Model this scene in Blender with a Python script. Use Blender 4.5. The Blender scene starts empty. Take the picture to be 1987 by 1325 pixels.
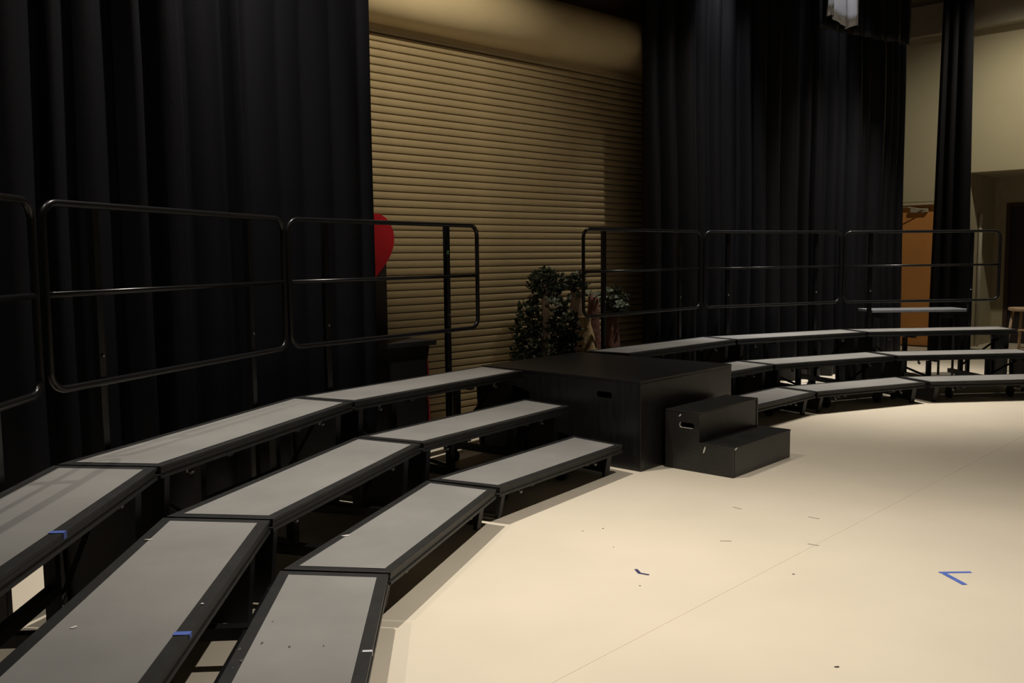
import bpy, bmesh, math, random
from mathutils import Vector, Matrix, noise
from mathutils.geometry import tessellate_polygon

S = bpy.context.scene
COL = S.collection
random.seed(7)
PI = math.pi

# ------------------------------------------------------------------ camera
CAM_F, CAM_PITCH, CAM_ROLL, CAM_H = 1755.0, 0.0922, -0.0106, 1.4266
cam_d = bpy.data.cameras.new('camera')
cam_d.sensor_width = 36.0
cam_d.lens = 36.0 * CAM_F / 1987.0
cam_d.clip_start = 0.05
cam_d.clip_end = 100
cam = bpy.data.objects.new('camera', cam_d)
COL.objects.link(cam)
cam.matrix_world = Matrix.Translation((0, 0, CAM_H)) @ Matrix.Rotation(PI / 2 - CAM_PITCH, 4, 'X') @ Matrix.Rotation(CAM_ROLL, 4, 'Z')
S.camera = cam

# ------------------------------------------------------------------ view + world
S.view_settings.view_transform = 'Standard'
S.view_settings.look = 'None'
S.view_settings.gamma = 1.0
S.view_settings.use_curve_mapping = False
S.view_settings.exposure = 0.0
world = bpy.data.worlds.new('dim_hall')
S.world = world
world.use_nodes = True
bg = world.node_tree.nodes['Background']
bg.inputs[0].default_value = (1.0, 0.9, 0.78, 1)
bg.inputs[1].default_value = 0.010

# ------------------------------------------------------------------ overhead work lights, plus added spots for shutter and drapes
def spot(name, loc, target, power, angle, blend=1.0, col=(1.0, 0.86, 0.66), size=0.03):
    d = bpy.data.lights.new(name, 'SPOT')
    d.energy = power
    d.color = col
    d.spot_size = math.radians(angle)
    d.spot_blend = blend
    d.shadow_soft_size = size
    o = bpy.data.objects.new(name, d)
    COL.objects.link(o)
    o.location = loc
    o.rotation_euler = (Vector(target) - Vector(loc)).to_track_quat('-Z', 'Y').to_euler()
    return o

WARM = (1.0, 0.92, 0.81)
spot('work_light', (-2.75, 3.1, 5.4), (-2.1, 3.1, 0), 200, 76, 1.0, WARM, 0.015)
spot('work_light', (1.8, 3.2, 5.4), (1.9, 3.1, 0), 1010, 80, 1.0, WARM)
spot('work_light', (-1.3, 5.0, 5.3), (-0.9, 4.9, 0), 790, 75, 1.0, WARM)
spot('work_light', (4.1, 8.6, 5.4), (4.35, 8.4, 0), 300, 70, 1.0, WARM)
spot('work_light', (2.4, 8.4, 5.4), (2.2, 8.6, 0), 430, 64, 1.0, WARM)
spot('work_light', (4.4, 9.5, 5.4), (4.3, 9.6, 0), 850, 66, 1.0, WARM)
spot('work_light', (0.25, 4.9, 4.4), (-0.74, 7.9, 2.65), 270, 55, 1.0, (1.0, 0.91, 0.74))  # added spot, no such fixture: brightens the shutter, its hood and the heart
spot('added_drape_spot', (2.32, 9.34, 5.6), (2.20, 9.58, 2.5), 400, 30, 0.9, (0.92, 0.94, 1.0))  # added unseen spot, narrow cone making a bright streak on the folds
spot('added_drape_spot', (3.74, 10.46, 5.6), (3.69, 10.56, 2.5), 260, 26, 0.9, (0.92, 0.94, 1.0))  # added unseen spot for the streak that shows below the border
spot('added_drape_spot', (4.93, 11.22, 5.6), (4.88, 11.31, 2.5), 130, 22, 0.9, (0.92, 0.94, 1.0))  # added unseen spot for the streak at the right edge
spot('added_drape_spot', (3.55, 9.60, 5.5), (3.62, 10.2, 4.2), 70, 36, 0.9, (0.95, 0.96, 1.0))  # added unseen spot that brightens the plastic sheet
spot('hall_light', (6.9, 10.9, 5.2), (6.5, 13.6, 0.6), 235, 100, 1.0, (1.0, 0.90, 0.68))

# ------------------------------------------------------------------ helpers
def link(o, parent=None):
    COL.objects.link(o)
    if parent is not None:
        o.parent = parent
    return o

def obj(name, bm, mat, parent=None, smooth=False, bevel=0.0):
    me = bpy.data.meshes.new(name)
    bmesh.ops.recalc_face_normals(bm, faces=bm.faces[:])
    bm.to_mesh(me)
    bm.free()
    for m in (mat if isinstance(mat, (list, tuple)) else [mat]):
        me.materials.append(m)
    if smooth:
        for p in me.polygons:
            p.use_smooth = True
    o = link(bpy.data.objects.new(name, me), parent)
    if bevel:
        b = o.modifiers.new('bevel', 'BEVEL')
        b.width = bevel
        b.segments = 2
        b.limit_method = 'ANGLE'
    return o

def tag(o, label=None, cat=None, group=None, kind=None):
    if label: o['label'] = label
    if cat: o['category'] = cat
    if group: o['group'] = group
    if kind: o['kind'] = kind
    return o

def thing(name, label, cat, loc=(0, 0, 0), rz=0.0, group=None):
    o = link(bpy.data.objects.new(name, None))
    o.empty_display_size = 0.1
    o.location = loc
    o.rotation_euler = (0, 0, rz)
    return tag(o, label, cat, group)

def copy_tree(o, parent=None):
    c = o.copy()
    COL.objects.link(c)
    if parent is not None:
        c.parent = parent
    for ch in list(o.children):
        copy_tree(ch, c)
    return c

def box(bm, x0, x1, y0, y1, z0, z1, M=None, mi=0):
    vs = [bm.verts.new((x, y, z)) for z in (z0, z1) for y in (y0, y1) for x in (x0, x1)]
    if M is not None:
        for v in vs: v.co = M @ v.co
    for f in ((0, 2, 3, 1), (4, 5, 7, 6), (0, 1, 5, 4), (2, 6, 7, 3), (0, 4, 6, 2), (1, 3, 7, 5)):
        fc = bm.faces.new([vs[i] for i in f])
        fc.material_index = mi
    return vs

def prism(bm, pts, a, b, axis='z', mi=0):
    """closed polygon pts extruded from a to b along axis"""
    def P(p, h):
        return {'z': (p[0], p[1], h), 'x': (h, p[0], p[1]), 'y': (p[0], h, p[1])}[axis]
    A = [bm.verts.new(P(p, a)) for p in pts]
    B = [bm.verts.new(P(p, b)) for p in pts]
    n = len(pts)
    fs = [bm.faces.new(A), bm.faces.new(B[::-1])]
    for i in range(n):
        fs.append(bm.faces.new([A[i], B[i], B[(i + 1) % n], A[(i + 1) % n]]))
    for f in fs: f.material_index = mi

def tube(bm, path, r, seg=10, closed=False, radii=None):
    pts = [Vector(p) for p in path]
    n = len(pts)
    rings = []
    up = None
    for i, p in enumerate(pts):
        if closed:
            t = (pts[(i + 1) % n] - pts[i - 1]).normalized()
        else:
            t = (pts[min(i + 1, n - 1)] - pts[max(i - 1, 0)]).normalized()
        if up is None:
            up = t.orthogonal().normalized()
        else:
            up = (up - t * up.dot(t)).normalized()
        w = t.cross(up)
        rr = radii[i] if radii else r
        rings.append([bm.verts.new(p + (up * math.cos(2 * PI * k / seg) + w * math.sin(2 * PI * k / seg)) * rr) for k in range(seg)])
    m = n if closed else n - 1
    for i in range(m):
        A, B = rings[i], rings[(i + 1) % n]
        # align closing ring
        off = 0
        if closed and i == n - 1:
            off = min(range(seg), key=lambda s: (A[0].co - B[s].co).length)
        for k in range(seg):
            bm.faces.new([A[k], A[(k + 1) % seg], B[(k + 1 + off) % seg], B[(k + off) % seg]])
    if not closed:
        bm.faces.new(rings[0][::-1])
        bm.faces.new(rings[-1])

def lathe(bm, prof, seg=20, M=None):
    rings = []
    for r, z in prof:
        rings.append([bm.verts.new((r * math.cos(2 * PI * k / seg), r * math.sin(2 * PI * k / seg), z)) for k in range(seg)])
    if M is not None:
        for R in rings:
            for v in R: v.co = M @ v.co
    for i in range(len(rings) - 1):
        for k in range(seg):
            bm.faces.new([rings[i][k], rings[i][(k + 1) % seg], rings[i + 1][(k + 1) % seg], rings[i + 1][k]])
    bm.faces.new(rings[0][::-1])
    bm.faces.new(rings[-1])

def hole_panel(bm, outer, holes, t0, t1, to3, wall_mi=0, hole_mi=0):
    """flat panel with holes: outer/holes are 2d loops, to3(u,v,t) maps to 3d"""
    loops = [outer] + holes
    flat = [p for l in loops for p in l]
    tris = tessellate_polygon([[Vector((p[0], p[1], 0)) for p in l] for l in loops])
    A = [bm.verts.new(to3(p[0], p[1], t0)) for p in flat]
    B = [bm.verts.new(to3(p[0], p[1], t1)) for p in flat]
    for t in tris:
        bm.faces.new([A[i] for i in t])
        bm.faces.new([B[i] for i in reversed(t)])
    k = 0
    for li, l in enumerate(loops):
        n = len(l)
        for i in range(n):
            f = bm.faces.new([A[k + i], A[k + (i + 1) % n], B[k + (i + 1) % n], B[k + i]])
            f.material_index = hole_mi if li else wall_mi
        k += n

def obround(cx, cy, w, h, seg=8):
    r = h / 2
    out = []
    for k in range(seg + 1):
        a = -PI / 2 + PI * k / seg
        out.append((cx + w / 2 - r + r * math.cos(a), cy + r * math.sin(a)))
    for k in range(seg + 1):
        a = PI / 2 + PI * k / seg
        out.append((cx - w / 2 + r + r * math.cos(a), cy + r * math.sin(a)))
    return out

# ------------------------------------------------------------------ materials
def mat(name, col, rough=0.6, spec=0.5, var=0.0, scale=8.0, bump=0.0, bscale=60.0, metal=0.0, sheen=0.0, col2=None, stretch=(1, 1, 1), thresh=None):
    m = bpy.data.materials.new(name)
    m.use_nodes = True
    nt = m.node_tree
    b = nt.nodes['Principled BSDF']
    b.inputs['Base Color'].default_value = (*col, 1)
    b.inputs['Roughness'].default_value = rough
    b.inputs['Specular IOR Level'].default_value = spec
    b.inputs['Metallic'].default_value = metal
    if sheen:
        b.inputs['Sheen Weight'].default_value = sheen
        b.inputs['Sheen Roughness'].default_value = 0.3
        b.inputs['Sheen Tint'].default_value = (0.94, 0.98, 1.0, 1)
    tc = nt.nodes.new('ShaderNodeTexCoord')
    mp = nt.nodes.new('ShaderNodeMapping')
    mp.inputs['Scale'].default_value = stretch
    nt.links.new(tc.outputs['Object'], mp.inputs['Vector'])
    if var or col2:
        n = nt.nodes.new('ShaderNodeTexNoise')
        n.inputs['Scale'].default_value = scale
        n.inputs['Detail'].default_value = 6
        nt.links.new(mp.outputs['Vector'], n.inputs['Vector'])
        r = nt.nodes.new('ShaderNodeValToRGB')
        lo, hi = thresh or (0.3, 0.7)
        r.color_ramp.elements[0].position = lo
        r.color_ramp.elements[1].position = hi
        c2 = col2 or tuple(c * (1 - var) for c in col)
        c1 = col if col2 else tuple(min(1, c * (1 + var)) for c in col)
        r.color_ramp.elements[0].color = (*c2, 1)
        r.color_ramp.elements[1].color = (*c1, 1)
        nt.links.new(n.outputs['Fac'], r.inputs['Fac'])
        nt.links.new(r.outputs['Color'], b.inputs['Base Color'])
    if bump:
        n2 = nt.nodes.new('ShaderNodeTexNoise')
        n2.inputs['Scale'].default_value = bscale
        n2.inputs['Detail'].default_value = 3
        nt.links.new(mp.outputs['Vector'], n2.inputs['Vector'])
        bp = nt.nodes.new('ShaderNodeBump')
        bp.inputs['Strength'].default_value = bump
        bp.inputs['Distance'].default_value = 0.01
        nt.links.new(n2.outputs['Fac'], bp.inputs['Height'])
        nt.links.new(bp.outputs['Normal'], b.inputs['Normal'])
    return m

M_floor = mat('beige_floor', (0.72, 0.645, 0.52), 0.55, 0.3, var=0.045, scale=1.3, bump=0.04, bscale=25)
M_deck = mat('grey_carpet', (0.235, 0.230, 0.220), 0.7, 0.5, var=0.10, scale=3.0, bump=0.15, bscale=260)
M_drape = mat('satin_black_drape', (0.0048, 0.0048, 0.0068), 0.5, 0.3, bump=0.08, bscale=200)
M_frame = mat('black_aluminium', (0.017, 0.0175, 0.0175), 0.5, 0.35, var=0.25, scale=14, bump=0.05, bscale=90)
M_frame2 = mat('worn_black_steel', (0.014, 0.014, 0.016), 0.5, 0.4, var=0.2, scale=10)
M_rail = mat('black_rail_paint', (0.008, 0.008, 0.009), 0.28, 0.38)
M_knob = mat('zinc_bolt', (0.22, 0.22, 0.21), 0.4, 0.5, metal=1.0)
M_rubber = mat('black_rubber', (0.012, 0.012, 0.012), 0.7, 0.3)
M_curtain = mat('navy_black_drape', (0.0068, 0.0070, 0.0098), 0.7, 0.12, sheen=0.0, bump=0.1, bscale=200)
M_plat = mat('black_painted_ply', (0.009, 0.0088, 0.009), 0.36, 0.5, var=0.35, scale=5, bump=0.1, bscale=40, stretch=(1, 6, 1))
M_step = mat('scuffed_black_ply', (0.016, 0.0155, 0.0145), 0.38, 0.5, var=0.3, scale=7, bump=0.12, bscale=50)
M_wood = mat('bare_wood_chip', (0.55, 0.52, 0.46), 0.7, 0.3)
M_chip = mat('white_chip', (0.62, 0.60, 0.56), 0.7, 0.3, var=0.1)
M_shut = mat('beige_shutter_paint', (0.40, 0.305, 0.165), 0.55, 0.35, var=0.08, scale=3)
M_hood = mat('tan_shutter_hood', (0.62, 0.49, 0.28), 0.6, 0.35, var=0.06, scale=2)
M_wall = mat('cream_wall_paint', (0.60, 0.54, 0.38), 0.8, 0.2, var=0.04, scale=1.2)
M_wall_dark = mat('brown_back_wall', (0.20, 0.15, 0.09), 0.85, 0.2, var=0.08)
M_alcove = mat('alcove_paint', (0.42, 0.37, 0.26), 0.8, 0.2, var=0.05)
M_ceil = mat('dark_ceiling', (0.20, 0.17, 0.12), 0.85, 0.2, var=0.1)
M_joist = mat('brown_joist', (0.23, 0.17, 0.11), 0.8, 0.2, var=0.15)
M_ledge = mat('grey_ledge', (0.42, 0.37, 0.29), 0.8, 0.2, var=0.05)
M_orange = mat('orange_door', (0.74, 0.33, 0.10), 0.5, 0.4, var=0.06, scale=3)
M_ddoor = mat('dark_door', (0.035, 0.028, 0.030), 0.6, 0.3, var=0.1)
M_dframe = mat('maroon_frame', (0.07, 0.045, 0.035), 0.6, 0.3)
M_red = mat('red_paint', (0.60, 0.018, 0.028), 0.55, 0.3, var=0.08)
M_redcloth = mat('dark_red_cloth', (0.20, 0.012, 0.018), 0.8, 0.2, var=0.15)
M_flat = mat('charcoal_flat', (0.055, 0.046, 0.038), 0.8, 0.2, var=0.1)
M_cab = mat('black_cabinet', (0.014, 0.013, 0.014), 0.5, 0.4, var=0.15)
M_leaf = mat('dark_leaf', (0.028, 0.040, 0.022), 0.6, 0.3, var=0.5, scale=12)
M_flower = mat('pale_blossom', (0.20, 0.23, 0.17), 0.7, 0.2, var=0.2, scale=20)
M_trunk = mat('brown_paper_bark', (0.24, 0.165, 0.115), 0.85, 0.2, var=0.3, scale=9, bump=0.6, bscale=18)
M_trunk2 = mat('reddish_paper_bark', (0.20, 0.10, 0.075), 0.85, 0.2, var=0.3, scale=9, bump=0.6, bscale=18)
M_burlap = mat('tan_kraft_paper', (0.50, 0.36, 0.19), 0.8, 0.2, var=0.2, scale=10, bump=0.5, bscale=25)
M_tape_b = mat('blue_tape', (0.10, 0.17, 0.56), 0.55, 0.3, var=0.1, scale=30)
M_tape_d = mat('dark_blue_tape', (0.05, 0.045, 0.12), 0.6, 0.3, var=0.1)
M_tape_w = mat('white_tape', (0.60, 0.61, 0.64), 0.5, 0.4)
M_scuff = mat('grey_scuff', (0.40, 0.34, 0.27), 0.8, 0.2)
M_dscuff = mat('dark_scuff', (0.085, 0.082, 0.078), 0.8, 0.2)
M_dot = mat('black_speck', (0.05, 0.04, 0.035), 0.8, 0.2)
M_stool = mat('pale_stool_wood', (0.36, 0.25, 0.15), 0.55, 0.35, var=0.15, scale=9, stretch=(1, 1, 0.2))
M_table = mat('grey_tabletop', (0.22, 0.23, 0.25), 0.45, 0.45, var=0.06)
M_white = mat('pipe_white', (0.5, 0.47, 0.4), 0.6, 0.3)
M_green = mat('green_sticker', (0.10, 0.26, 0.16), 0.6, 0.3)
M_plastic = mat('silver_plastic', (0.55, 0.55, 0.58), 0.18, 0.8, bump=0.3, bscale=14)

# ------------------------------------------------------------------ room shell
E1 = Vector((0.727, 0.687, 0))          # along the back wall, to the right and away
N1 = Vector((0.687, -0.727, 0))         # out of the back wall, into the hall
E2 = Vector((-0.73, 0.683, 0))          # along the right wall, to the left and away
N2 = Vector((-0.683, -0.73, 0))         # out of the right wall, into the hall
D0 = Vector((-0.646, 7.9, 0))           # on the shutter face
W0 = Vector((6.375, 13.734, 0))         # on the right wall

def frame(o, ex, ey):
    m = Matrix.Identity(4)
    for i in range(3):
        m[i][0], m[i][1], m[i][2], m[i][3] = ex[i], ey[i], (0, 0, 1)[i], o[i]
    return m

# floor: a slab with two sheets of hardboard meeting at a hairline joint
J0, J1 = Vector((0.176, 2.982, 0)), Vector((2.104, 4.996, 0))
JD = (J1 - J0).normalized()
JN = Vector((-JD.y, JD.x, 0))
fl_bm = bmesh.new()
box(fl_bm, -11, 17, -9, 19, -0.2, -0.0012)
floor = tag(obj('floor', fl_bm, M_floor), kind='structure')
MJ = frame(J0, JD, JN)
for s in (-1, 1):
    bm = bmesh.new()
    if s < 0: box(bm, -9, 16, -9, -0.0009, -0.0012, 0.0, MJ)
    else: box(bm, -9, 16, 0.0009, 12, -0.0012, 0.0, MJ)
    obj('floor_sheet', bm, M_floor, floor)

# where the two walls meet
def isect(p, d, q, e):
    den = d.x * e.y - d.y * e.x
    t = ((q.x - p.x) * e.y - (q.y - p.y) * e.x) / den
    return p + d * t
CORNER = isect(D0 - N1 * 0.15, E1, W0, E2)
tc_ = (CORNER - (D0 - N1 * 0.15)).dot(E1)
MB = frame(D0, E1, N1)      # local: x along back wall, y out into hall
SH0, SH1, SHT = -3.0, 3.05, 3.30
BWE = tc_ - 2.2
bm = bmesh.new()
# back wall, with the shutter's opening in it
hole_panel(bm, [(-9, -0.05), (BWE, -0.05), (BWE, 6.0), (-9, 6.0)],
           [[(SH0, 0.0), (SH1, 0.0), (SH1, SHT + 0.3), (SH0, SHT + 0.3)]], -0.35, -0.12,
           lambda u, w, t: MB @ Vector((u, t, w)))
tag(obj('wall_back', bm, M_wall_dark), kind='structure')

bm = bmesh.new()
box(bm, BWE - 0.2, BWE, -3.2, -0.351, -0.05, 6.0, MB)
tag(obj('wall_return', bm, M_wall_dark), kind='structure')

# right wall, with alcove opening and orange door opening
MW = frame(W0, E2, N2)      # local x: along E2 (to the left/away), y: into the hall
AL0, AL1, ALH, ALD = -3.2, -0.465, 2.60, 1.38
DO0, DO1, DOH = -0.12, 0.92, 2.21
WL1 = 3.0
bm = bmesh.new()
hole_panel(bm, [(-9, -0.05), (WL1, -0.05), (WL1, 6.0), (-9, 6.0)],
           [[(AL0, 0.0), (AL1, 0.0), (AL1, ALH), (AL0, ALH)],
            [(DO0, 0.0), (DO1, 0.0), (DO1, DOH), (DO0, DOH)]], -0.16, 0.0,
           lambda u, w, t: MW @ Vector((u, t, w)))
tag(obj('wall_right', bm, M_wall), kind='structure')
bm = bmesh.new()
box(bm, AL1, AL1 + 0.12, -ALD, -0.16, 0, ALH, MW)
tag(obj('wall_alcove_left', bm, M_alcove), kind='structure')
bm = bmesh.new()
DA0, DA1, DAH = -2.02, -1.02, 2.2
hole_panel(bm, [(AL0, 0), (AL1 + 0.12, 0), (AL1 + 0.12, ALH), (AL0, ALH)],
           [[(AL1 - 1.75, 0.001), (AL1 - 0.17, 0.001), (AL1 - 0.17, DAH), (AL1 - 1.75, DAH)]], -ALD - 0.12, -ALD,
           lambda u, w, t: MW @ Vector((u, t, w)))
tag(obj('wall_alcove_back', bm, M_alcove), kind='structure')
bm = bmesh.new()
box(bm, AL0, AL1 + 0.12, -ALD - 0.12, -0.16, ALH, ALH + 0.1, MW)
tag(obj('trim_4', bm, M_alcove), kind='structure')
# pale pipe standing inside the alcove
bm = bmesh.new()
lathe(bm, [(0.03, 0.0), (0.03, 2.0), (0.02, 2.03)], 12, MW @ Matrix.Translation((AL1 - 0.035, -0.55, 0)))
tag(obj('trim_5', bm, M_white, smooth=True), kind='structure')

# orange door
d1 = tag(link(bpy.data.objects.new('door_1', None)), kind='structure')
d1.matrix_world = MW
bm = bmesh.new()
box(bm, DO0 + 0.05, DO1 - 0.05, -0.11, -0.065, 0.008, DOH - 0.05)
obj('door_leaf', bm, M_orange, d1, bevel=0.003)
bm = bmesh.new()
for a, b_, c, e in ((DO0, DO0 + 0.048, 0, DOH), (DO1 - 0.048, DO1, 0, DOH), (DO0 + 0.048, DO1 - 0.048, DOH - 0.048, DOH)):
    box(bm, a, b_, -0.15, -0.005, c, e)
obj('door_frame', bm, M_wall, d1)
bm = bmesh.new()
box(bm, 0.10, 0.36, -0.064, -0.02, DOH - 0.16, DOH - 0.10)
clo = obj('door_closer', bm, M_ledge, d1, bevel=0.004)
bm = bmesh.new()
tube(bm, [(0.14, -0.03, DOH - 0.12), (0.34, 0.10, DOH - 0.085), (0.52, -0.03, DOH - 0.075)], 0.009, 8)
obj('closer_arm', bm, M_ledge, clo)
# dark door in the alcove
d2 = tag(link(bpy.data.objects.new('door_2', None)), kind='structure')
d2.matrix_world = MW
bm = bmesh.new()
box(bm, AL1 - 1.69, AL1 - 0.23, -ALD - 0.09, -ALD - 0.045, 0.008, DAH - 0.06)
obj('door_leaf', bm, M_ddoor, d2)
bm = bmesh.new()
for a, b_, c, e in ((AL1 - 1.748, AL1 - 1.692, 0.001, DAH - 0.001), (AL1 - 0.228, AL1 - 0.172, 0.001, DAH - 0.001), (AL1 - 1.692, AL1 - 0.228, DAH - 0.056, DAH - 0.001)):
    box(bm, a, b_, -ALD - 0.115, -ALD + 0.012, c, e)
obj('door_frame', bm, M_dframe, d2)

# ledge along the top of the right wall, ceiling and joists
bm = bmesh.new()
box(bm, -9, WL1 - 0.35, 0.0, 0.22, 4.62, 5.05, MW)
tag(obj('trim_1', bm, M_ledge), kind='structure')
bm = bmesh.new()
box(bm, -11, 17, -9, 19, 6.0, 6.2)
ceil = tag(obj('ceiling', bm, M_ceil), kind='structure')
for k in range(9):
    bm = bmesh.new()
    box(bm, -5.2 + k * 1.15, -5.1 + k * 1.15, 0.02, 9, 5.55, 5.995, MW)
    obj('joist', bm, M_joist, ceil)
# pale corner strip at the alcove's left edge
bm = bmesh.new()
box(bm, AL1 + 0.002, AL1 + 0.11, 0.0, 0.03, 0, ALH + 0.05, MW)
tag(obj('trim_2', bm, M_wall, bevel=0.004), kind='structure')
# soffit board above the shutter
bm = bmesh.new()
box(bm, -9, BWE - 0.02, -0.119, 0.30, 4.45, 5.2, MB)
tag(obj('trim_3', bm, M_wall_dark), kind='structure')

# ------------------------------------------------------------------ roller shutter
sh = thing('roller_shutter', 'beige rolling steel shutter of ribbed slats under its round hood', 'shutter', D0, 0)
sh.matrix_world = MB
PIT = 0.0632
bm = bmesh.new()
prof = [(-0.012, 0.0), (0.004, 0.004), (0.010, 0.016), (0.0125, 0.032), (0.010, 0.047), (0.002, 0.055), (-0.014, 0.058), (-0.014, 0.0605), (-0.022, 0.0605), (-0.022, 0.0)]
prism(bm, prof, SH0 + 0.03, SH1 - 0.03, 'x')
slat0 = obj('slat', bm, M_shut, sh)
slat0.location.z = 0.09
for k in range(1, 53):
    s = slat0.copy()
    COL.objects.link(s)
    s.location.z = 0.09 + k * PIT
bm = bmesh.new()
box(bm, SH0 + 0.03, SH1 - 0.03, -0.03, 0.03, 0.0, 0.085)
obj('bottom_bar', bm, M_shut, sh, bevel=0.006)
for x in (SH0 - 0.06, SH1 - 0.03):
    bm = bmesh.new()
    box(bm, x, x + 0.09, -0.118, 0.05, 0, SHT + 0.02)
    obj('guide_rail', bm, M_shut, sh, bevel=0.005)
bm = bmesh.new()
pr = []
for k in range(25):
    a = -PI / 2 + PI * k / 24 * 1.0
    pr.append((0.17 + 0.245 * math.cos(a), SHT + 0.25 + 0.245 * math.sin(a)))
pr += [(-0.118, SHT + 0.495), (-0.118, SHT + 0.30), (-0.05, SHT + 0.06), (0.03, SHT + 0.005)]
prism(bm, pr, SH0 - 0.1, SH1 + 0.1, 'x')
hood = obj('hood', bm, M_hood, sh, smooth=False)
hood.data.polygons.foreach_set('use_smooth', [len(p.vertices) == 4 for p in hood.data.polygons])
bm = bmesh.new()
box(bm, SH0 - 0.09, SH1 + 0.09, 0.0, 0.045, SHT - 0.025, SHT + 0.006)
obj('hood_lip', bm, M_shut, sh)

# ------------------------------------------------------------------ curtains
def curtain(name, label, p0, p1, z0, z1, folds, amp, seed, cat='curtain', flare=0.0, zt=None, wob=0.02, group=None, sharp=1.0, m=None):
    rnd = random.Random(seed)
    p0, p1 = Vector((*p0, 0)), Vector((*p1, 0))
    L = (p1 - p0).length
    ex = (p1 - p0) / L
    ey = Vector((ex.y, -ex.x, 0))
    # random fold widths
    ws = [0.5 + rnd.random() * 1.1 for _ in range(folds)]
    tot = sum(ws)
    cuts = [0]
    for w in ws: cuts.append(cuts[-1] + w / tot)
    amps = [amp * (0.45 + 0.75 * rnd.random()) for _ in range(folds)]
    nu = folds * 14
    nz = 18
    bm = bmesh.new()
    grid = []
    for j in range(nz + 1):
        row = []
        z = z0 + (z1 - z0) * j / nz
        for i in range(nu + 1):
            u = i / nu
            k = min(folds - 1, max(0, next((q for q in range(folds) if cuts[q + 1] >= u), folds - 1)))
            f = (u - cuts[k]) / (cuts[k + 1] - cuts[k])
            sh_ = math.sin(PI * f) ** sharp
            taper = 0.7 + 0.3 * (1 - j / nz)
            y = amps[k] * sh_ * taper
            y += 0.012 * noise.noise(Vector((u * L * 6, z * 0.5, seed)))
            skew = wob * noise.noise(Vector((u * L * 1.2, z * 0.45, seed + 9))) * (1 if 0 < i < nu else 0)
            if flare: skew += (u - 0.5) * flare * (1 - j / nz) * 1.0
            row.append(bm.verts.new(p0 + ex * (u * L + skew) + ey * (y - amp * 0.4) + Vector((0, 0, z))))
        grid.append(row)
    for j in range(nz):
        for i in range(nu):
            bm.faces.new([grid[j][i], grid[j][i + 1], grid[j + 1][i + 1], grid[j + 1][i]])
    o = obj(name, bm, m or M_curtain, smooth=True)
    so = o.modifiers.new('cloth', 'SOLIDIFY')
    so.thickness = 0.006
    return tag(o, label, cat, group or ('black stage drapes' if name == 'stage_curtain' else None))

def LC(t):      # point on the left curtain's line
    return (-0.935 - 0.619 * t, 6.2 - 0.7855 * t)
def LCb(t):     # the same line, a hand's breadth further back
    p = LC(t)
    return (p[0] - 0.0786, p[1] + 0.062)
curtain('stage_curtain', 'flat black-navy drape hanging at left with its edge against the shutter', LCb(1.06), LCb(-0.1), 0.012, 5.5, 6, 0.022, 3, wob=0.02)
curtain('stage_curtain', 'black drape with deep folds behind the left guard rails', LC(5.4), LC(1.0), 0.012, 5.5, 17, 0.13, 5, wob=0.05)
def RC(t):
    return (1.36 + 3.56 * t, 9.12 + 2.28 * t)
curtain('stage_curtain', 'black drape at the corner beside the dark end of the shutter', RC(0.0), RC(0.345), 0.012, 5.6, 7, 0.17, 11, wob=0.06, m=M_drape)
curtain('stage_curtain', 'black drape behind the middle of the right-hand guard rails', RC(0.352), RC(0.69), 0.012, 5.6, 7, 0.17, 12, wob=0.06, m=M_drape)
curtain('stage_curtain', 'black drape whose right edge borders the cream wall', RC(0.697), RC(0.988), 0.012, 5.6, 7, 0.16, 13, wob=0.05, m=M_drape)
# border hung in front of the right drapes, top of the frame
nr = Vector((0.539, -0.842, 0))
def RCo(t, k):
    p = RC(t)
    return (p[0] + nr.x * k, p[1] + nr.y * k)
curtain('border_curtain', 'short black border hung above the right-hand drapes at top', RCo(0.53, 0.26), RCo(0.925, 0.26), 3.88, 5.6, 8, 0.07, 21, wob=0.03, m=M_drape)
curtain('leg_curtain', 'narrow tall black leg drape between orange door and alcove', (5.90, 12.62), (6.17, 12.38), 0.012, 5.6, 3, 0.10, 31, flare=0.16, wob=0.0)

# ------------------------------------------------------------------ riser sections
WF, G = 1.3466, 0.1804
OFF = [0.0, 0.4663, 0.9200]
DEP = [0.4329, 0.4391, 0.4372]
ZT = [0.2006, 0.4046, 0.6096]
TG = math.tan(G)
def hw(q): return WF / 2 + q * TG - 0.008

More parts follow.
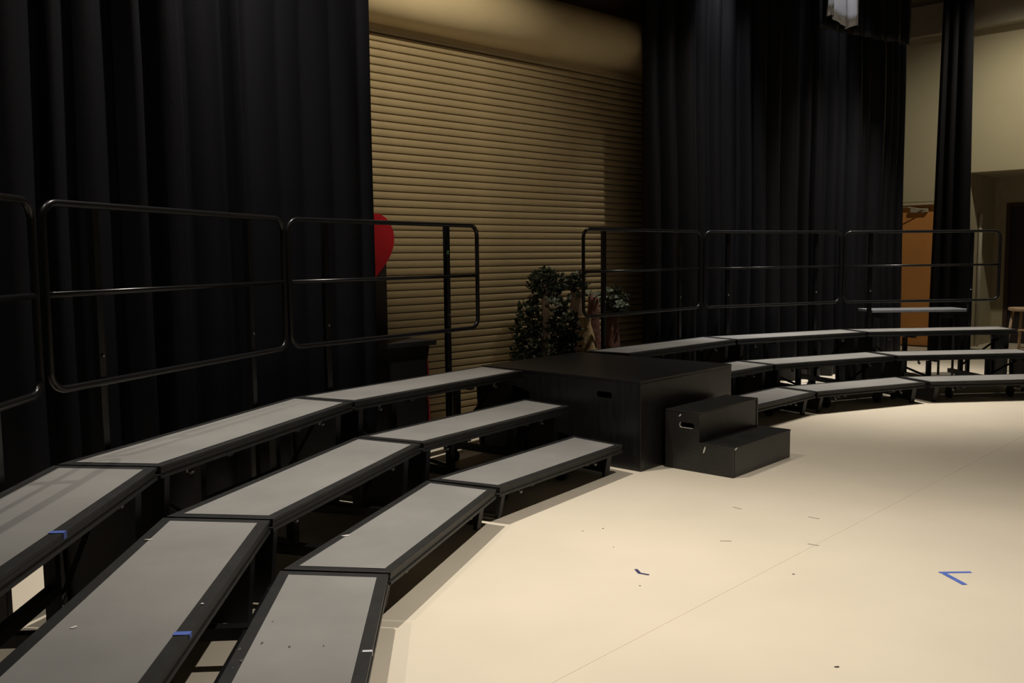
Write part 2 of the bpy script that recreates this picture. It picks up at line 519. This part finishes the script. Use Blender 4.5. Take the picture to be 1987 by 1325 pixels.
def make_riser():
    root = thing('riser_section', 'x', 'riser', (0, 0, 0), 0, 'curved riser sections')
    for r in range(3):
        q0, q1, zt = OFF[r], OFF[r] + DEP[r], ZT[r]
        b = 0.042
        out = [(-hw(q0), q0), (hw(q0), q0), (hw(q1), q1), (-hw(q1), q1)]
        bs = b / math.cos(G)
        inn = [(-hw(q0 + b) + bs, q0 + b), (hw(q0 + b) - bs, q0 + b), (hw(q1 - b) - bs, q1 - b), (-hw(q1 - b) + bs, q1 - b)]
        # frame: extruded edge profile swept round the four sides
        levels = [(inn, zt - 0.0015), (out, zt), (out, zt - 0.012), ('g', zt - 0.018), ('g', zt - 0.032), (out, zt - 0.038), (out, zt - 0.052), (inn, zt - 0.052)]
        cx, cy = 0, (q0 + q1) / 2
        bm = bmesh.new()
        rings = []
        for l, z in levels:
            if l == 'g':
                gi = 0.006
                l2 = [(-hw(q0) + gi, q0 + gi), (hw(q0) - gi, q0 + gi), (hw(q1) - gi, q1 - gi), (-hw(q1) + gi, q1 - gi)]
            else:
                l2 = l
            rings.append([bm.verts.new((x, y, z)) for x, y in l2])
        for i in range(len(rings)):
            A, B = rings[i], rings[(i + 1) % len(rings)]
            for k in range(4):
                bm.faces.new([A[k], A[(k + 1) % 4], B[(k + 1) % 4], B[k]])
        obj('deck_frame', bm, M_frame, root, bevel=0.0015)
        bm = bmesh.new()
        e = 0.0006
        inn2 = [(-hw(q0 + b) + bs + e, q0 + b + e), (hw(q0 + b) - bs - e, q0 + b + e), (hw(q1 - b) - bs - e, q1 - b - e), (-hw(q1 - b) + bs + e, q1 - b - e)]
        prism(bm, inn2, zt - 0.030, zt + 0.0005, 'z')
        obj('deck_panel', bm, M_deck, root)
        if r < 2:  # added strip that blocks light falling through the gap behind this deck
            bm = bmesh.new()
            prism(bm, [(-hw(q1) + 0.004, q1 - 0.002), (hw(q1) - 0.004, q1 - 0.002), (hw(q1 + 0.042) - 0.004, q1 + 0.042), (-hw(q1 + 0.042) + 0.004, q1 + 0.042)], zt - 0.058, zt - 0.0525, 'z')
            obj('gap_light_stop', bm, M_frame2, root)
        # cross bearers under the deck
        for x in (-0.30, 0.30):
            bm = bmesh.new()
            box(bm, x - 0.02, x + 0.02, q0 + b, q1 - b, zt - 0.075, zt - 0.0305)
            obj('deck_bearer', bm, M_frame2, root)
        # folding end legs: flanged plates set in from each end
        for s in (-1, 1):
            xm = s * (hw((q0 + q1) / 2) - 0.10)
            rot = Matrix.Translation((xm, (q0 + q1) / 2, 0)) @ Matrix.Rotation(-s * G, 4, 'Z')
            ht = zt - 0.0525
            bm = bmesh.new()
            tp, bt = 0.155, 0.125
            for (ya, yb, za, zb, th) in ():
                pass
            pts = [(-bt, 0.02), (bt, 0.02), (tp, ht), (-tp, ht)]
            prism(bm, pts, -0.004, 0.004, 'x')
            for sgn in (-1, 1):
                pf = [(sgn * bt, 0.0), (sgn * (bt + 0.022), 0.0), (sgn * (tp + 0.022), ht), (sgn * tp, ht)]
                prism(bm, pf if sgn > 0 else pf[::-1], -0.022, 0.022, 'x')
            for v in bm.verts: v.co = rot @ v.co
            leg = obj('leg', bm, M_frame2, root)
            bm = bmesh.new()
            lathe(bm, [(0.011, 0), (0.013, 0.006), (0.006, 0.012)], 10, Matrix.Translation((s * (hw(q0) - 0.26), q0 + 0.055, zt - 0.085)) @ Matrix.Rotation(PI / 2, 4, 'X'))
            box(bm, s * (hw(q0) - 0.26) - 0.006, s * (hw(q0) - 0.26) + 0.006, q0 + 0.055, q0 + 0.075, zt - 0.09, zt - 0.05)
            tag(obj('latch_bolt', bm, M_knob, root, smooth=True), 'small zinc latch bolt')
    # rolling carriage
    bm = bmesh.new()
    for x in (-0.32, 0.32):
        box(bm, x - 0.022, x + 0.022, 0.10, OFF[2] + DEP[2] - 0.03, 0.11, 0.155)
        box(bm, x - 0.02, x + 0.02, 0.62, 0.66, 0.155, ZT[1] - 0.078)
        box(bm, x - 0.02, x + 0.02, 1.10, 1.14, 0.155, ZT[2] - 0.078)
    box(bm, -0.30, 0.30, 1.10, 1.14, 0.28, 0.32)
    box(bm, -0.30, 0.30, 0.30, 0.34, 0.112, 0.150)
    obj('carriage', bm, M_frame2, root)
    for x in (-0.32, 0.32):
        for y in (0.26, 1.16):
            bm = bmesh.new()
            lathe(bm, [(0.02, -0.016), (0.048, -0.014), (0.05, 0), (0.048, 0.014), (0.02, 0.016)], 16, Matrix.Translation((x, y, 0.05)) @ Matrix.Rotation(PI / 2, 4, 'Y'))
            w = obj('caster_wheel', bm, M_rubber, root, smooth=True)
            bm = bmesh.new()
            for sx in (-0.022, 0.022):
                box(bm, x + sx - 0.002, x + sx + 0.002, y - 0.018, y + 0.018, 0.045, 0.108)
            box(bm, x - 0.024, x + 0.024, y - 0.02, y + 0.02, 0.1, 0.1095)
            obj('caster_fork', bm, M_frame2, w)
    # diagonal braces from carriage to the end legs
    for s in (-1, 1):
        bm = bmesh.new()
        tube(bm, [(s * 0.34, 1.12, 0.22), (s * (hw(1.1) - 0.12), 1.12, 0.50)], 0.011, 8)
        obj('brace', bm, M_frame2, root)
        bm = bmesh.new()
        tube(bm, [(s * 0.34, 0.64, 0.17), (s * (hw(0.64) - 0.12), 0.68, 0.31)], 0.011, 8)
        obj('brace', bm, M_frame2, root)
    # guard rail on the back of the top step
    yr = OFF[2] + DEP[2] + 0.024
    wr = hw(OFF[2] + DEP[2]) - 0.016
    zb, zt_, rc = 0.905, 1.668, 0.075
    path = []
    for cx, cz, a0 in ((wr - rc, zt_ - rc, 0), (-wr + rc, zt_ - rc, PI / 2), (-wr + rc, zb + rc, PI), (wr - rc, zb + rc, 1.5 * PI)):
        for k in range(9):
            a = a0 + PI / 2 * k / 8
            path.append((cx + rc * math.cos(a), yr, cz + rc * math.sin(a)))
    bm = bmesh.new()
    tube(bm, path, 0.0155, 12, closed=True)
    gr = obj('guard_rail', bm, M_rail, root, smooth=True)
    bm = bmesh.new()
    tube(bm, [(-wr, yr, 1.297), (wr, yr, 1.297)], 0.012, 10)
    obj('middle_rail', bm, M_rail, gr, smooth=True)
    for s in (-1, 1):
        bm = bmesh.new()
        xp = s * wr * 0.65
        box(bm, xp - 0.02, xp + 0.02, yr + 0.0155, yr + 0.05, 0.02, zt_ + 0.005)
        obj('rail_post', bm, M_rail, gr, bevel=0.003)
        bm = bmesh.new()
        lathe(bm, [(0.008, 0), (0.009, 0.006), (0.004, 0.009)], 8, Matrix.Translation((xp, yr + 0.0155, 1.02)) @ Matrix.Rotation(PI / 2, 4, 'X'))
        obj('rail_bolt', bm, M_knob, gr, smooth=True)
    return root

UNITS = [(0.3227, 5.2967, 2.506), (-0.2894, 4.0931, 2.8415), (-0.4522, 2.7759, 3.2035),
         (2.2359, 7.5385, 2.3487), (3.3378, 8.2873, 1.9919), (4.660, 8.632, 1.6609)]
ULAB = ['left-hand riser section whose end butts against the black platform',
        'left-hand riser section second from the platform, behind it black folded drapes',
        'riser section nearest the camera with blue tape on its decks',
        'right-hand riser section starting behind the black platform and step unit',
        'middle section of the three right-hand risers',
        'farthest right riser section ending beside the wooden stool']
proto = make_riser()
risers = []
for i, (x, y, t) in enumerate(UNITS):
    o = proto if i == 0 else copy_tree(proto)
    o.location = (x, y, 0)
    o.rotation_euler = (0, 0, t - PI / 2)
    o['label'] = ULAB[i]
    risers.append(o)

# a green sticker on one post, scuffs on the nearest front deck
g0 = next(c for c in proto.children if c.name.startswith('guard_rail'))
bm = bmesh.new()
yr0 = OFF[2] + DEP[2] + 0.024
xp0 = (hw(OFF[2] + DEP[2]) - 0.016) * 0.65
box(bm, xp0 - 0.019, xp0 + 0.006, yr0 + 0.0145, yr0 + 0.0155, 1.455, 1.485)
tag(obj('sticker', bm, M_green, g0), 'small pale green sticker')

# ------------------------------------------------------------------ black platform
PX, PY = Vector((0.671, 0.742, 0)), Vector((-0.742, 0.671, 0))
PA = Vector((0.846, 5.905, 0))
pl = thing('stage_platform', 'black painted plywood platform box between the two riser arcs', 'platform')
pl.matrix_world = frame(PA, PX, PY)
PW, PL, PH = 1.22, 1.46, 0.6096
bm = bmesh.new()
box(bm, 0, PW, 0, PL, PH - 0.02, PH)
obj('top_panel', bm, M_plat, pl, bevel=0.003)
bm = bmesh.new()
box(bm, 0.002, PW - 0.002, 0.002, 0.02, 0, PH - 0.0205)
obj('side_panel', bm, M_plat, pl, bevel=0.002)
bm = bmesh.new()
box(bm, 0.002, PW - 0.002, PL - 0.02, PL - 0.002, 0, PH - 0.0205)
obj('side_panel', bm, M_plat, pl, bevel=0.002)
bm = bmesh.new()
hole_panel(bm, [(0.0205, 0), (PL - 0.0205, 0), (PL - 0.0205, PH - 0.0205), (0.0205, PH - 0.0205)],
           [obround(0.30, 0.49, 0.13, 0.045)], 0.002, 0.02, lambda u, w, t: Vector((t, u, w)))
obj('side_panel', bm, M_plat, pl)
bm = bmesh.new()
box(bm, PW - 0.02, PW - 0.002, 0.0205, PL - 0.0205, 0, PH - 0.0205)
obj('side_panel', bm, M_plat, pl)

# ------------------------------------------------------------------ step unit
st = thing('step_unit', 'small black two-step box with handle slot in front of the platform', 'steps')
SX, SY = Vector((0.675, 0.738, 0)), Vector((0.738, -0.675, 0))     # along the steps / out to the hall
SO = Vector((1.034, 6.050, 0))
st.matrix_world = frame(SO, SX, SY)
SL, SD, SH = 0.815, 0.255, 0.20
Lsh = [(0.0, 0.0), (2 * SD, 0.0), (2 * SD, SH - 0.0125), (SD + 0.006, SH - 0.0125), (SD + 0.006, 2 * SH - 0.0125), (0.0, 2 * SH - 0.0125)]
for x0, x1 in ((0.0, 0.018), (SL - 0.018, SL)):
    bm = bmesh.new()
    hole_panel(bm, Lsh, [obround(0.165, 0.305, 0.115, 0.036)], x0, x1, lambda u, w, t: Vector((t, u, w)), 0, 1)
    obj('end_panel', bm, [M_step, M_wood], st)
for k in range(2):
    y0, y1 = (0.0, SD + 0.004) if k else (SD + 0.004, 2 * SD + 0.004)
    zt = SH * (k + 1)
    bm = bmesh.new()
    box(bm, -0.002, SL + 0.002, y0, y1, zt - 0.012, zt)
    obj('tread', bm, M_step, st, bevel=0.003)
    bm = bmesh.new()
    box(bm, 0.0185, SL - 0.0185, y1 - 0.016, y1 - 0.002, 0 if k == 0 else SH + 0.0005, zt - 0.0125)
    obj('riser_board', bm, M_step, st)
bm = bmesh.new()
box(bm, 0.0185, SL - 0.0185, 0.0, 0.014, 0, 2 * SH - 0.0125)
obj('back_board', bm, M_step, st)
def blob(bm, c, u, v, ru, rv, n, th, seed):
    rnd = random.Random(seed)
    u, v, c = Vector(u), Vector(v), Vector(c)
    nn = u.cross(v).normalized()
    ps = []
    for k in range(n):
        a = 2 * PI * k / n
        r = 0.6 + 0.55 * rnd.random()
        ps.append(c + u * (ru * r * math.cos(a)) + v * (rv * r * math.sin(a)))
    A = [bm.verts.new(p) for p in ps]
    B = [bm.verts.new(p + nn * th) for p in ps]
    bm.faces.new(A[::-1]); bm.faces.new(B)
    for k in range(n):
        bm.faces.new([A[k], A[(k + 1) % n], B[(k + 1) % n], B[k]])
chips = [((-0.0022, 0.30, 0.155), (0, 0.35, 1), (0, -1, 0.35), 0.026, 0.006),
         ((-0.0022, 0.115, 0.368), (0, 0.75, 0.6), (0, -0.6, 0.75), 0.016, 0.005),
         ((0.028, 2 * SD + 0.0045, SH - 0.012), (1, 0, 0.2), (0, 0, 1), 0.016, 0.008)]
for i, (c, u, v, ru, rv) in enumerate(chips):
    bm = bmesh.new()
    blob(bm, c, u, v, ru, rv, 9, 0.0012, i)
    tag(obj('paint_chip', bm, M_chip, st), 'white chip where the black paint is gone')

# ------------------------------------------------------------------ heart prop, backdrop panel, black cabinet behind the left curtain
pA = Vector((-0.99, 6.95, 0))
MH = frame(pA, E1, N1)
flat = thing('backdrop_panel', 'dark standing scenery panel peeking out from behind the left drape', 'panel')
flat.matrix_world = MH
bm = bmesh.new()
box(bm, -0.85, 0.095, -0.10, -0.075, 0.03, 1.46)
obj('panel_board', bm, M_flat, flat)
for x in (-0.8, 0.02):
    bm = bmesh.new()
    box(bm, x, x + 0.06, -0.34, -0.075, 0.0, 0.03)
    obj('foot', bm, M_flat, flat)
hr = Vector((0, 0, 0))
bm = bmesh.new()
pts = []
HW, HH = 0.33, 0.70
for k in range(48):
    t = 2 * PI * k / 48
    x = 16 * math.sin(t) ** 3 / 16 * HW
    z = (13 * math.cos(t) - 5 * math.cos(2 * t) - 2 * math.cos(3 * t) - math.cos(4 * t)) / 29 * HH
    pts.append((x, z))
prism(bm, pts, -0.0745, -0.058, 'y')
heart = obj('heart_prop', bm, M_red)
heart.matrix_world = MH @ Matrix.Translation((-0.165, 0, 1.49))
tag(heart, 'red heart-shaped prop half hidden by the left drape', 'heart')

cb = thing('black_cabinet', 'low black cabinet with overhanging top beside the shutter, red cloth down its end', 'cabinet')
pC = Vector((-0.757, 6.905, 0))
cb.matrix_world = frame(pC, E1, N1)
bm = bmesh.new()
box(bm, -1.3, 0.0, -0.20, 0.16, 0.03, 0.775)
obj('body', bm, M_cab, cb, bevel=0.004)
bm = bmesh.new()
box(bm, -1.33, 0.085, -0.22, 0.18, 0.776, 0.815)
obj('top_board', bm, M_cab, cb, bevel=0.004)
bm = bmesh.new()
g = []
for j in range(9):
    row = []
    for i in range(7):
        u, w = i / 6, j / 8
        row.append(bm.verts.new((0.018 + 0.012 * math.sin(w * 17 + u * 3) + 0.008 * math.sin(u * 9), -0.19 + 0.35 * u, 0.05 + 0.72 * w)))
    g.append(row)
for j in range(8):
    for i in range(6):
        bm.faces.new([g[j][i], g[j][i + 1], g[j + 1][i + 1], g[j + 1][i]])
rc_ = obj('end_cloth', bm, M_redcloth, cb, smooth=True)
rc_.modifiers.new('cloth', 'SOLIDIFY').thickness = 0.006
tag(rc_, 'dark red cloth')

# ------------------------------------------------------------------ scenery plants behind the platform
def leaves_bm(center, rad, n, seed, size=0.05):
    rnd = random.Random(seed)
    bm = bmesh.new()
    for _ in range(n):
        while True:
            p = Vector((rnd.uniform(-1, 1), rnd.uniform(-1, 1), rnd.uniform(-1, 1)))
            if 0.25 < p.length < 1: break
        c = Vector(center) + Vector((p.x * rad[0], p.y * rad[1], p.z * rad[2]))
        d = Vector((rnd.gauss(0, 1), rnd.gauss(0, 1), rnd.gauss(0.2, 0.8))).normalized()
        w = d.orthogonal().normalized()
        w = Matrix.Rotation(rnd.uniform(0, 6.28), 3, d) @ w
        nn = d.cross(w)
        s = size * rnd.uniform(0.6, 1.3)
        a, b_, t = bm.verts.new(c), bm.verts.new(c + d * s * 1.6), None
        l = bm.verts.new(c + d * s * 0.7 + w * s * 0.45 + nn * s * 0.15)
        r = bm.verts.new(c + d * s * 0.7 - w * s * 0.45 + nn * s * 0.15)
        m = bm.verts.new(c + d * s * 0.8)
        bm.faces.new([a, l, m]); bm.faces.new([l, b_, m]); bm.faces.new([a, m, r]); bm.faces.new([m, b_, r])
    return bm

def blossom(name, c, r, parent, seed):
    rnd = random.Random(seed)
    bm = bmesh.new()
    for q in range(5):
        cc = Vector(c) + Vector((rnd.uniform(-1, 1), rnd.uniform(-1, 1), rnd.uniform(-1, 1))) * r * 0.9
        for k in range(5):
            a = 2 * PI * k / 5 + rnd.random()
            u = Vector((math.cos(a), math.sin(a) * 0.6, 0.5 + rnd.uniform(-.5, .5))).normalized()
            w = u.orthogonal().normalized() * r * 0.28
            p0 = bm.verts.new(cc); p1 = bm.verts.new(cc + u * r * 0.5 + w); p2 = bm.verts.new(cc + u * r * 0.85); p3 = bm.verts.new(cc + u * r * 0.5 - w)
            bm.faces.new([p0, p1, p2, p3])
    return obj(name, bm, M_flower, parent)

def crumpled(bm, prof, seed, seg=18, lean=(0, 0), amp=0.18):
    rings = []
    zs = prof[-1][1]
    for r, z in prof:
        ring = []
        for k in range(seg):
            a = 2 * PI * k / seg
            rr = r * (1 + amp * noise.noise(Vector((math.cos(a) * 1.6, math.sin(a) * 1.6, z * 5 + seed * 7.3))) + amp * 0.6 * noise.noise(Vector((math.cos(a) * 4, math.sin(a) * 4, z * 11 + seed))))
            ring.append(bm.verts.new((rr * math.cos(a) + lean[0] * z / zs, rr * math.sin(a) + lean[1] * z / zs, z)))
        rings.append(ring)
    for i in range(len(rings) - 1):
        for k in range(seg):
            bm.faces.new([rings[i][k], rings[i][(k + 1) % seg], rings[i + 1][(k + 1) % seg], rings[i + 1][k]])
    bm.faces.new(rings[0][::-1]); bm.faces.new(rings[-1])

def prof_col(r0, r1, h, n=14, bulge=0.0):
    return [(r0 + (r1 - r0) * k / n + bulge * math.sin(PI * k / n), h * k / n) for k in range(n + 1)]

def at(px, d):   # ground point along a viewing azimuth, d metres ahead
    return ((px - 993.5) / CAM_F * d, d, 0)

t = thing('scenery_tree', 'leafy scenery tree with tall brown paper trunk, leftmost in the plant cluster', 'prop tree', at(1056, 8.40))
bm = bmesh.new(); crumpled(bm, prof_col(0.055, 0.032, 1.18), 1, lean=(0.02, 0)); obj('trunk', bm, M_trunk, t, smooth=True)
tag(obj('foliage', leaves_bm((0.03, 0, 1.18), (0.18, 0.10, 0.15), 380, 1, 0.04), M_leaf, t), kind='stuff')
tag(obj('garland', leaves_bm((-0.12, 0, 0.62), (0.17, 0.10, 0.46), 620, 2, 0.042), M_leaf, t), kind='stuff')
blossom('blossom', (0.10, -0.05, 1.02), 0.06, t, 1); blossom('blossom', (-0.13, -0.10, 0.64), 0.04, t, 2)
t = thing('scenery_bush', 'dark green scenery bush with pale blossoms in the middle of the cluster', 'prop bush', at(1094, 8.16))
bm = bmesh.new(); crumpled(bm, prof_col(0.05, 0.03, 0.75), 4); obj('stem', bm, M_trunk, t, smooth=True)
tag(obj('foliage', leaves_bm((0, 0, 0.66), (0.15, 0.10, 0.42), 800, 3, 0.042), M_leaf, t), kind='stuff')
for i, c in enumerate(((-0.08, -0.09, 1.03), (0.0, -0.09, 0.83), (-0.12, -0.10, 0.60), (0.05, -0.10, 0.62), (0.04, -0.10, 0.88))):
    blossom('blossom', c, 0.042, t, 10 + i)
t = thing('paper_tree', 'brown crumpled paper tree trunk behind the green bush', 'prop trunk', at(1120, 8.62), 0, 'paper tree trunks behind the platform')
bm = bmesh.new(); crumpled(bm, prof_col(0.075, 0.055, 1.10, bulge=0.01), 6); obj('trunk', bm, M_trunk, t, smooth=True)
tag(obj('twigs', leaves_bm((0, 0, 1.17), (0.10, 0.08, 0.12), 220, 5, 0.035), M_leaf, t), kind='stuff')
t = thing('paper_tree', 'reddish paper trunk with pale top just right of the end rail', 'prop trunk', at(1152, 8.78), 0, 'paper tree trunks behind the platform')
bm = bmesh.new(); crumpled(bm, prof_col(0.07, 0.05, 1.06, bulge=0.01), 7); obj('trunk', bm, M_trunk2, t, smooth=True)
blossom('blossom', (-0.01, -0.05, 1.07), 0.05, t, 21)
t = thing('paper_tree', 'rightmost reddish paper trunk wearing pale blossoms and leaves', 'prop trunk', at(1186, 8.92), 0, 'paper tree trunks behind the platform')
bm = bmesh.new(); crumpled(bm, prof_col(0.085, 0.075, 0.88), 8); obj('trunk', bm, M_trunk2, t, smooth=True)
tag(obj('foliage', leaves_bm((0.02, 0, 0.98), (0.16, 0.10, 0.14), 300, 8, 0.035), M_leaf, t), kind='stuff')
blossom('blossom', (-0.03, -0.10, 1.05), 0.055, t, 31); blossom('blossom', (0.10, -0.10, 0.98), 0.05, t, 32)
bm = bmesh.new()
crumpled(bm, [(0.10, 0), (0.11, 0.3), (0.105, 0.5), (0.088, 0.62), (0.066, 0.72), (0.045, 0.80), (0.05, 0.85), (0.062, 0.875)], 9, lean=(-0.05, 0), amp=0.3)
o = obj('paper_bundle', bm, M_burlap, smooth=True)
o.location = at(1147, 8.40)
tag(o, 'tan kraft paper bundle tied near its top among the trunks', 'paper bundle')

# ------------------------------------------------------------------ table and stool at the right
tb = thing('folding_table', 'grey-topped narrow table behind the far right guard rail', 'table', (4.63, 10.42, 0), 0.03)
bm = bmesh.new(); box(bm, -0.56, 0.56, -0.20, 0.20, 0.765, 0.795); obj('tabletop', bm, M_table, tb, bevel=0.004)
for x in (-0.40, 0.40):
    bm = bmesh.new()
    tube(bm, [(x, -0.16, 0), (x, -0.16, 0.70), (x, 0.16, 0.70), (x, 0.16, 0)], 0.014, 8)
    obj('leg_frame', bm, M_frame, tb)
    bm = bmesh.new(); box(bm, x - 0.02, x + 0.02, -0.17, 0.17, 0.715, 0.764); obj('apron', bm, M_frame, tb)

sl = thing('wooden_stool', 'pale wooden stool beside the far end of the right risers', 'stool', (6.10, 10.75, 0), 0.5)
bm = bmesh.new(); lathe(bm, [(0.15, 0.735), (0.17, 0.742), (0.172, 0.765), (0.16, 0.775)], 24); obj('seat', bm, M_stool, sl, smooth=False, bevel=0.003)
for k in range(4):
    a = PI / 4 + k * PI / 2
    bm = bmesh.new()
    tube(bm, [(0.115 * math.cos(a), 0.115 * math.sin(a), 0.734), (0.215 * math.cos(a), 0.215 * math.sin(a), 0.0)], 0.017, 10)
    obj('leg', bm, M_stool, sl, smooth=True)
for z in (0.25, 0.48):
    rr = 0.115 + (0.734 - z) / 0.734 * 0.10
    for k in range(4):
        a, b_ = PI / 4 + k * PI / 2, PI / 4 + (k + 1) * PI / 2
        zz = z + (0.03 if k % 2 else 0)
        bm = bmesh.new()
        tube(bm, [(rr * math.cos(a), rr * math.sin(a), zz), (rr * math.cos(b_), rr * math.sin(b_), zz)], 0.010, 8)
        obj('rung', bm, M_stool, sl, smooth=True)

# ------------------------------------------------------------------ plastic sheet hanging over the border
bm = bmesh.new()
p = Vector((*RCo(0.588, 0.355), 0)); ex = Vector((0.842, 0.539, 0)); ey = nr
nu, nz = 22, 10
g = []
for j in range(nz + 1):
    row = []
    for i in range(nu + 1):
        u, w = i / nu, j / nz
        y = 0.035 * math.sin(u * 15 + 0.6 * math.sin(w * 3)) + 0.015 * math.sin(u * 37 + w * 5)
        zb = 3.98 + 0.04 * math.sin(u * 8) - 0.08 * u
        row.append(bm.verts.new(p + ex * ((u - 0.5) * 0.52) + ey * y + Vector((0, 0, zb + (5.3 - zb) * w))))
    g.append(row)
for j in range(nz):
    for i in range(nu):
        bm.faces.new([g[j][i], g[j][i + 1], g[j + 1][i + 1], g[j + 1][i]])
o = obj('plastic_sheet', bm, M_plastic, smooth=True)
o.modifiers.new('film', 'SOLIDIFY').thickness = 0.002
tag(o, 'shiny silver plastic sheet hanging over the black border at top', 'plastic sheet')

# ------------------------------------------------------------------ tape and litter
def strip(bm, a, b_, w, z, th=0.0006):
    a, b_ = Vector((*a, 0)), Vector((*b_, 0))
    d = (b_ - a).normalized()
    n = Vector((-d.y, d.x, 0)) * w / 2
    ps = [a - n, b_ - n, b_ + n, a + n]
    A = [bm.verts.new((q.x, q.y, z)) for q in ps]
    B = [bm.verts.new((q.x, q.y, z + th)) for q in ps]
    bm.faces.new(A[::-1]); bm.faces.new(B)
    for k in range(4): bm.faces.new([A[k], A[(k + 1) % 4], B[(k + 1) % 4], B[k]])

vm = thing('tape_mark', 'blue tape V on the beige floor at right', 'tape mark')
bm = bmesh.new(); strip(bm, (1.905, 3.944), (2.050, 3.945), 0.020, 0.0003); obj('strip', bm, M_tape_b, vm)
bm = bmesh.new(); strip(bm, (1.922, 3.930), (1.945, 3.790), 0.024, 0.0010); obj('strip', bm, M_tape_b, vm)
bm = bmesh.new(); strip(bm, (0.556, 4.03), (0.567, 3.972), 0.016, 0.0003); strip(bm, (0.56, 3.98), (0.605, 3.953), 0.013, 0.0010)
tag(obj('tape_mark', bm, M_tape_d), 'small dark blue tape hook on the floor below the step unit', 'tape mark')

# tape wrapped over deck edges: on the riser's own axes
def deck_tape(i, r, xl, w, m, label, depth=0.035, drop=0.03):
    u = risers[i]
    M_ = Matrix.Translation(u.location) @ Matrix.Rotation(u.rotation_euler[2], 4, 'Z')
    bm = bmesh.new()
    q0, zt = OFF[r], ZT[r]
    box(bm, xl, xl + w, q0 - 0.001, q0 + depth, zt + 0.0006, zt + 0.0014, M_)
    box(bm, xl, xl + w, q0 - 0.0018, q0 - 0.0006, zt - drop, zt + 0.0014, M_)
    return tag(obj('deck_tape', bm, m), label, 'tape', 'tape folded over deck edges')
def local_x(i, p):
    u = risers[i]
    v = Matrix.Rotation(-u.rotation_euler[2], 3, 'Z') @ (Vector((*p, 0)) - Vector((u.location.x, u.location.y, 0)))
    return v.x
deck_tape(2, 1, local_x(2, (-0.93, 2.41)) - 0.012, 0.024, M_tape_b, 'blue tape folded over the edge of the nearest middle deck', 0.045, 0.012)
deck_tape(2, 2, local_x(2, (-1.385, 2.69)) - 0.012, 0.024, M_tape_b, 'blue tape on the edge of the nearest top deck', 0.045, 0.02)
deck_tape(2, 0, local_x(2, (-0.48, 2.74)) - 0.007, 0.014, M_tape_w, 'thin white tape on the edge of the nearest front deck', 0.030, 0.014)

def scrap(pos, ru, rv, ang, seed, label):
    bm = bmesh.new()
    u = (math.cos(ang), math.sin(ang), 0); v = (-math.sin(ang), math.cos(ang), 0)
    blob(bm, pos, u, v, ru, rv, 9, 0.002, seed)
    tag(obj('paper_scrap', bm, M_chip), label, 'scrap', 'white scraps on the decks')
scrap((-0.748, 3.935, 0.2014), 0.026, 0.010, 0.3, 1, 'curled white scrap on the front deck behind the nearest section')
scrap((-1.24, 2.458, 0.4054), 0.010, 0.009, 0.9, 2, 'white scrap on the nearest middle deck, left side')
scrap((-1.347, 3.255, 0.4054), 0.020, 0.007, 0.2, 3, 'flat white scrap at the far left of the nearest middle deck')
scrap((-0.935, 2.624, 0.4054), 0.006, 0.006, 0.2, 4, 'tiny white speck by the front edge of the nearest middle deck')

u3 = risers[2]
M3i = (Matrix.Translation(u3.location) @ Matrix.Rotation(u3.rotation_euler[2], 4, 'Z')).inverted()
for k, (x, y, r) in enumerate(((-0.815, 2.808, 0.010), (-0.874, 2.768, 0.012), (-0.843, 2.683, 0.013), (-0.855, 2.634, 0.007), (-0.720, 2.778, 0.009), (-0.826, 2.983, 0.006), (-0.611, 2.782, 0.007))):
    bm = bmesh.new()
    p = M3i @ Vector((x, y, ZT[0] + 0.0006))
    blob(bm, p, (1, 0, 0), (0, 1, 0), r, r * 0.55, 8, 0.0003, 70 + k)
    tag(obj('scuff', bm, M_dscuff, u3), 'dark scuff on the grey deck')

scf = [((1.035, 4.43), (1.09, 4.425)), ((1.25, 5.045), (1.285, 4.995)), ((1.61, 4.835), (1.655, 4.79)), ((1.455, 4.37), (1.50, 4.337))]
for k, (a, b_) in enumerate(scf):
    bm = bmesh.new(); strip(bm, a, b_, 0.012, 0.0003)
    obj('tape_residue', bm, M_scuff, floor)
for k, (a, r) in enumerate((((1.117, 3.023), 0.010), ((1.253, 3.944), 0.008), ((0.36, 4.62), 0.006), ((0.47, 4.66), 0.007), ((0.545, 3.82), 0.006), ((0.49, 4.35), 0.005))):
    bm = bmesh.new(); blob(bm, (a[0], a[1], 0.0003), (1, 0, 0), (0, 1, 0), r, r * 0.8, 8, 0.0006, 40 + k)
    obj('speck', bm, M_dot, floor)

bpy.context.view_layer.update()
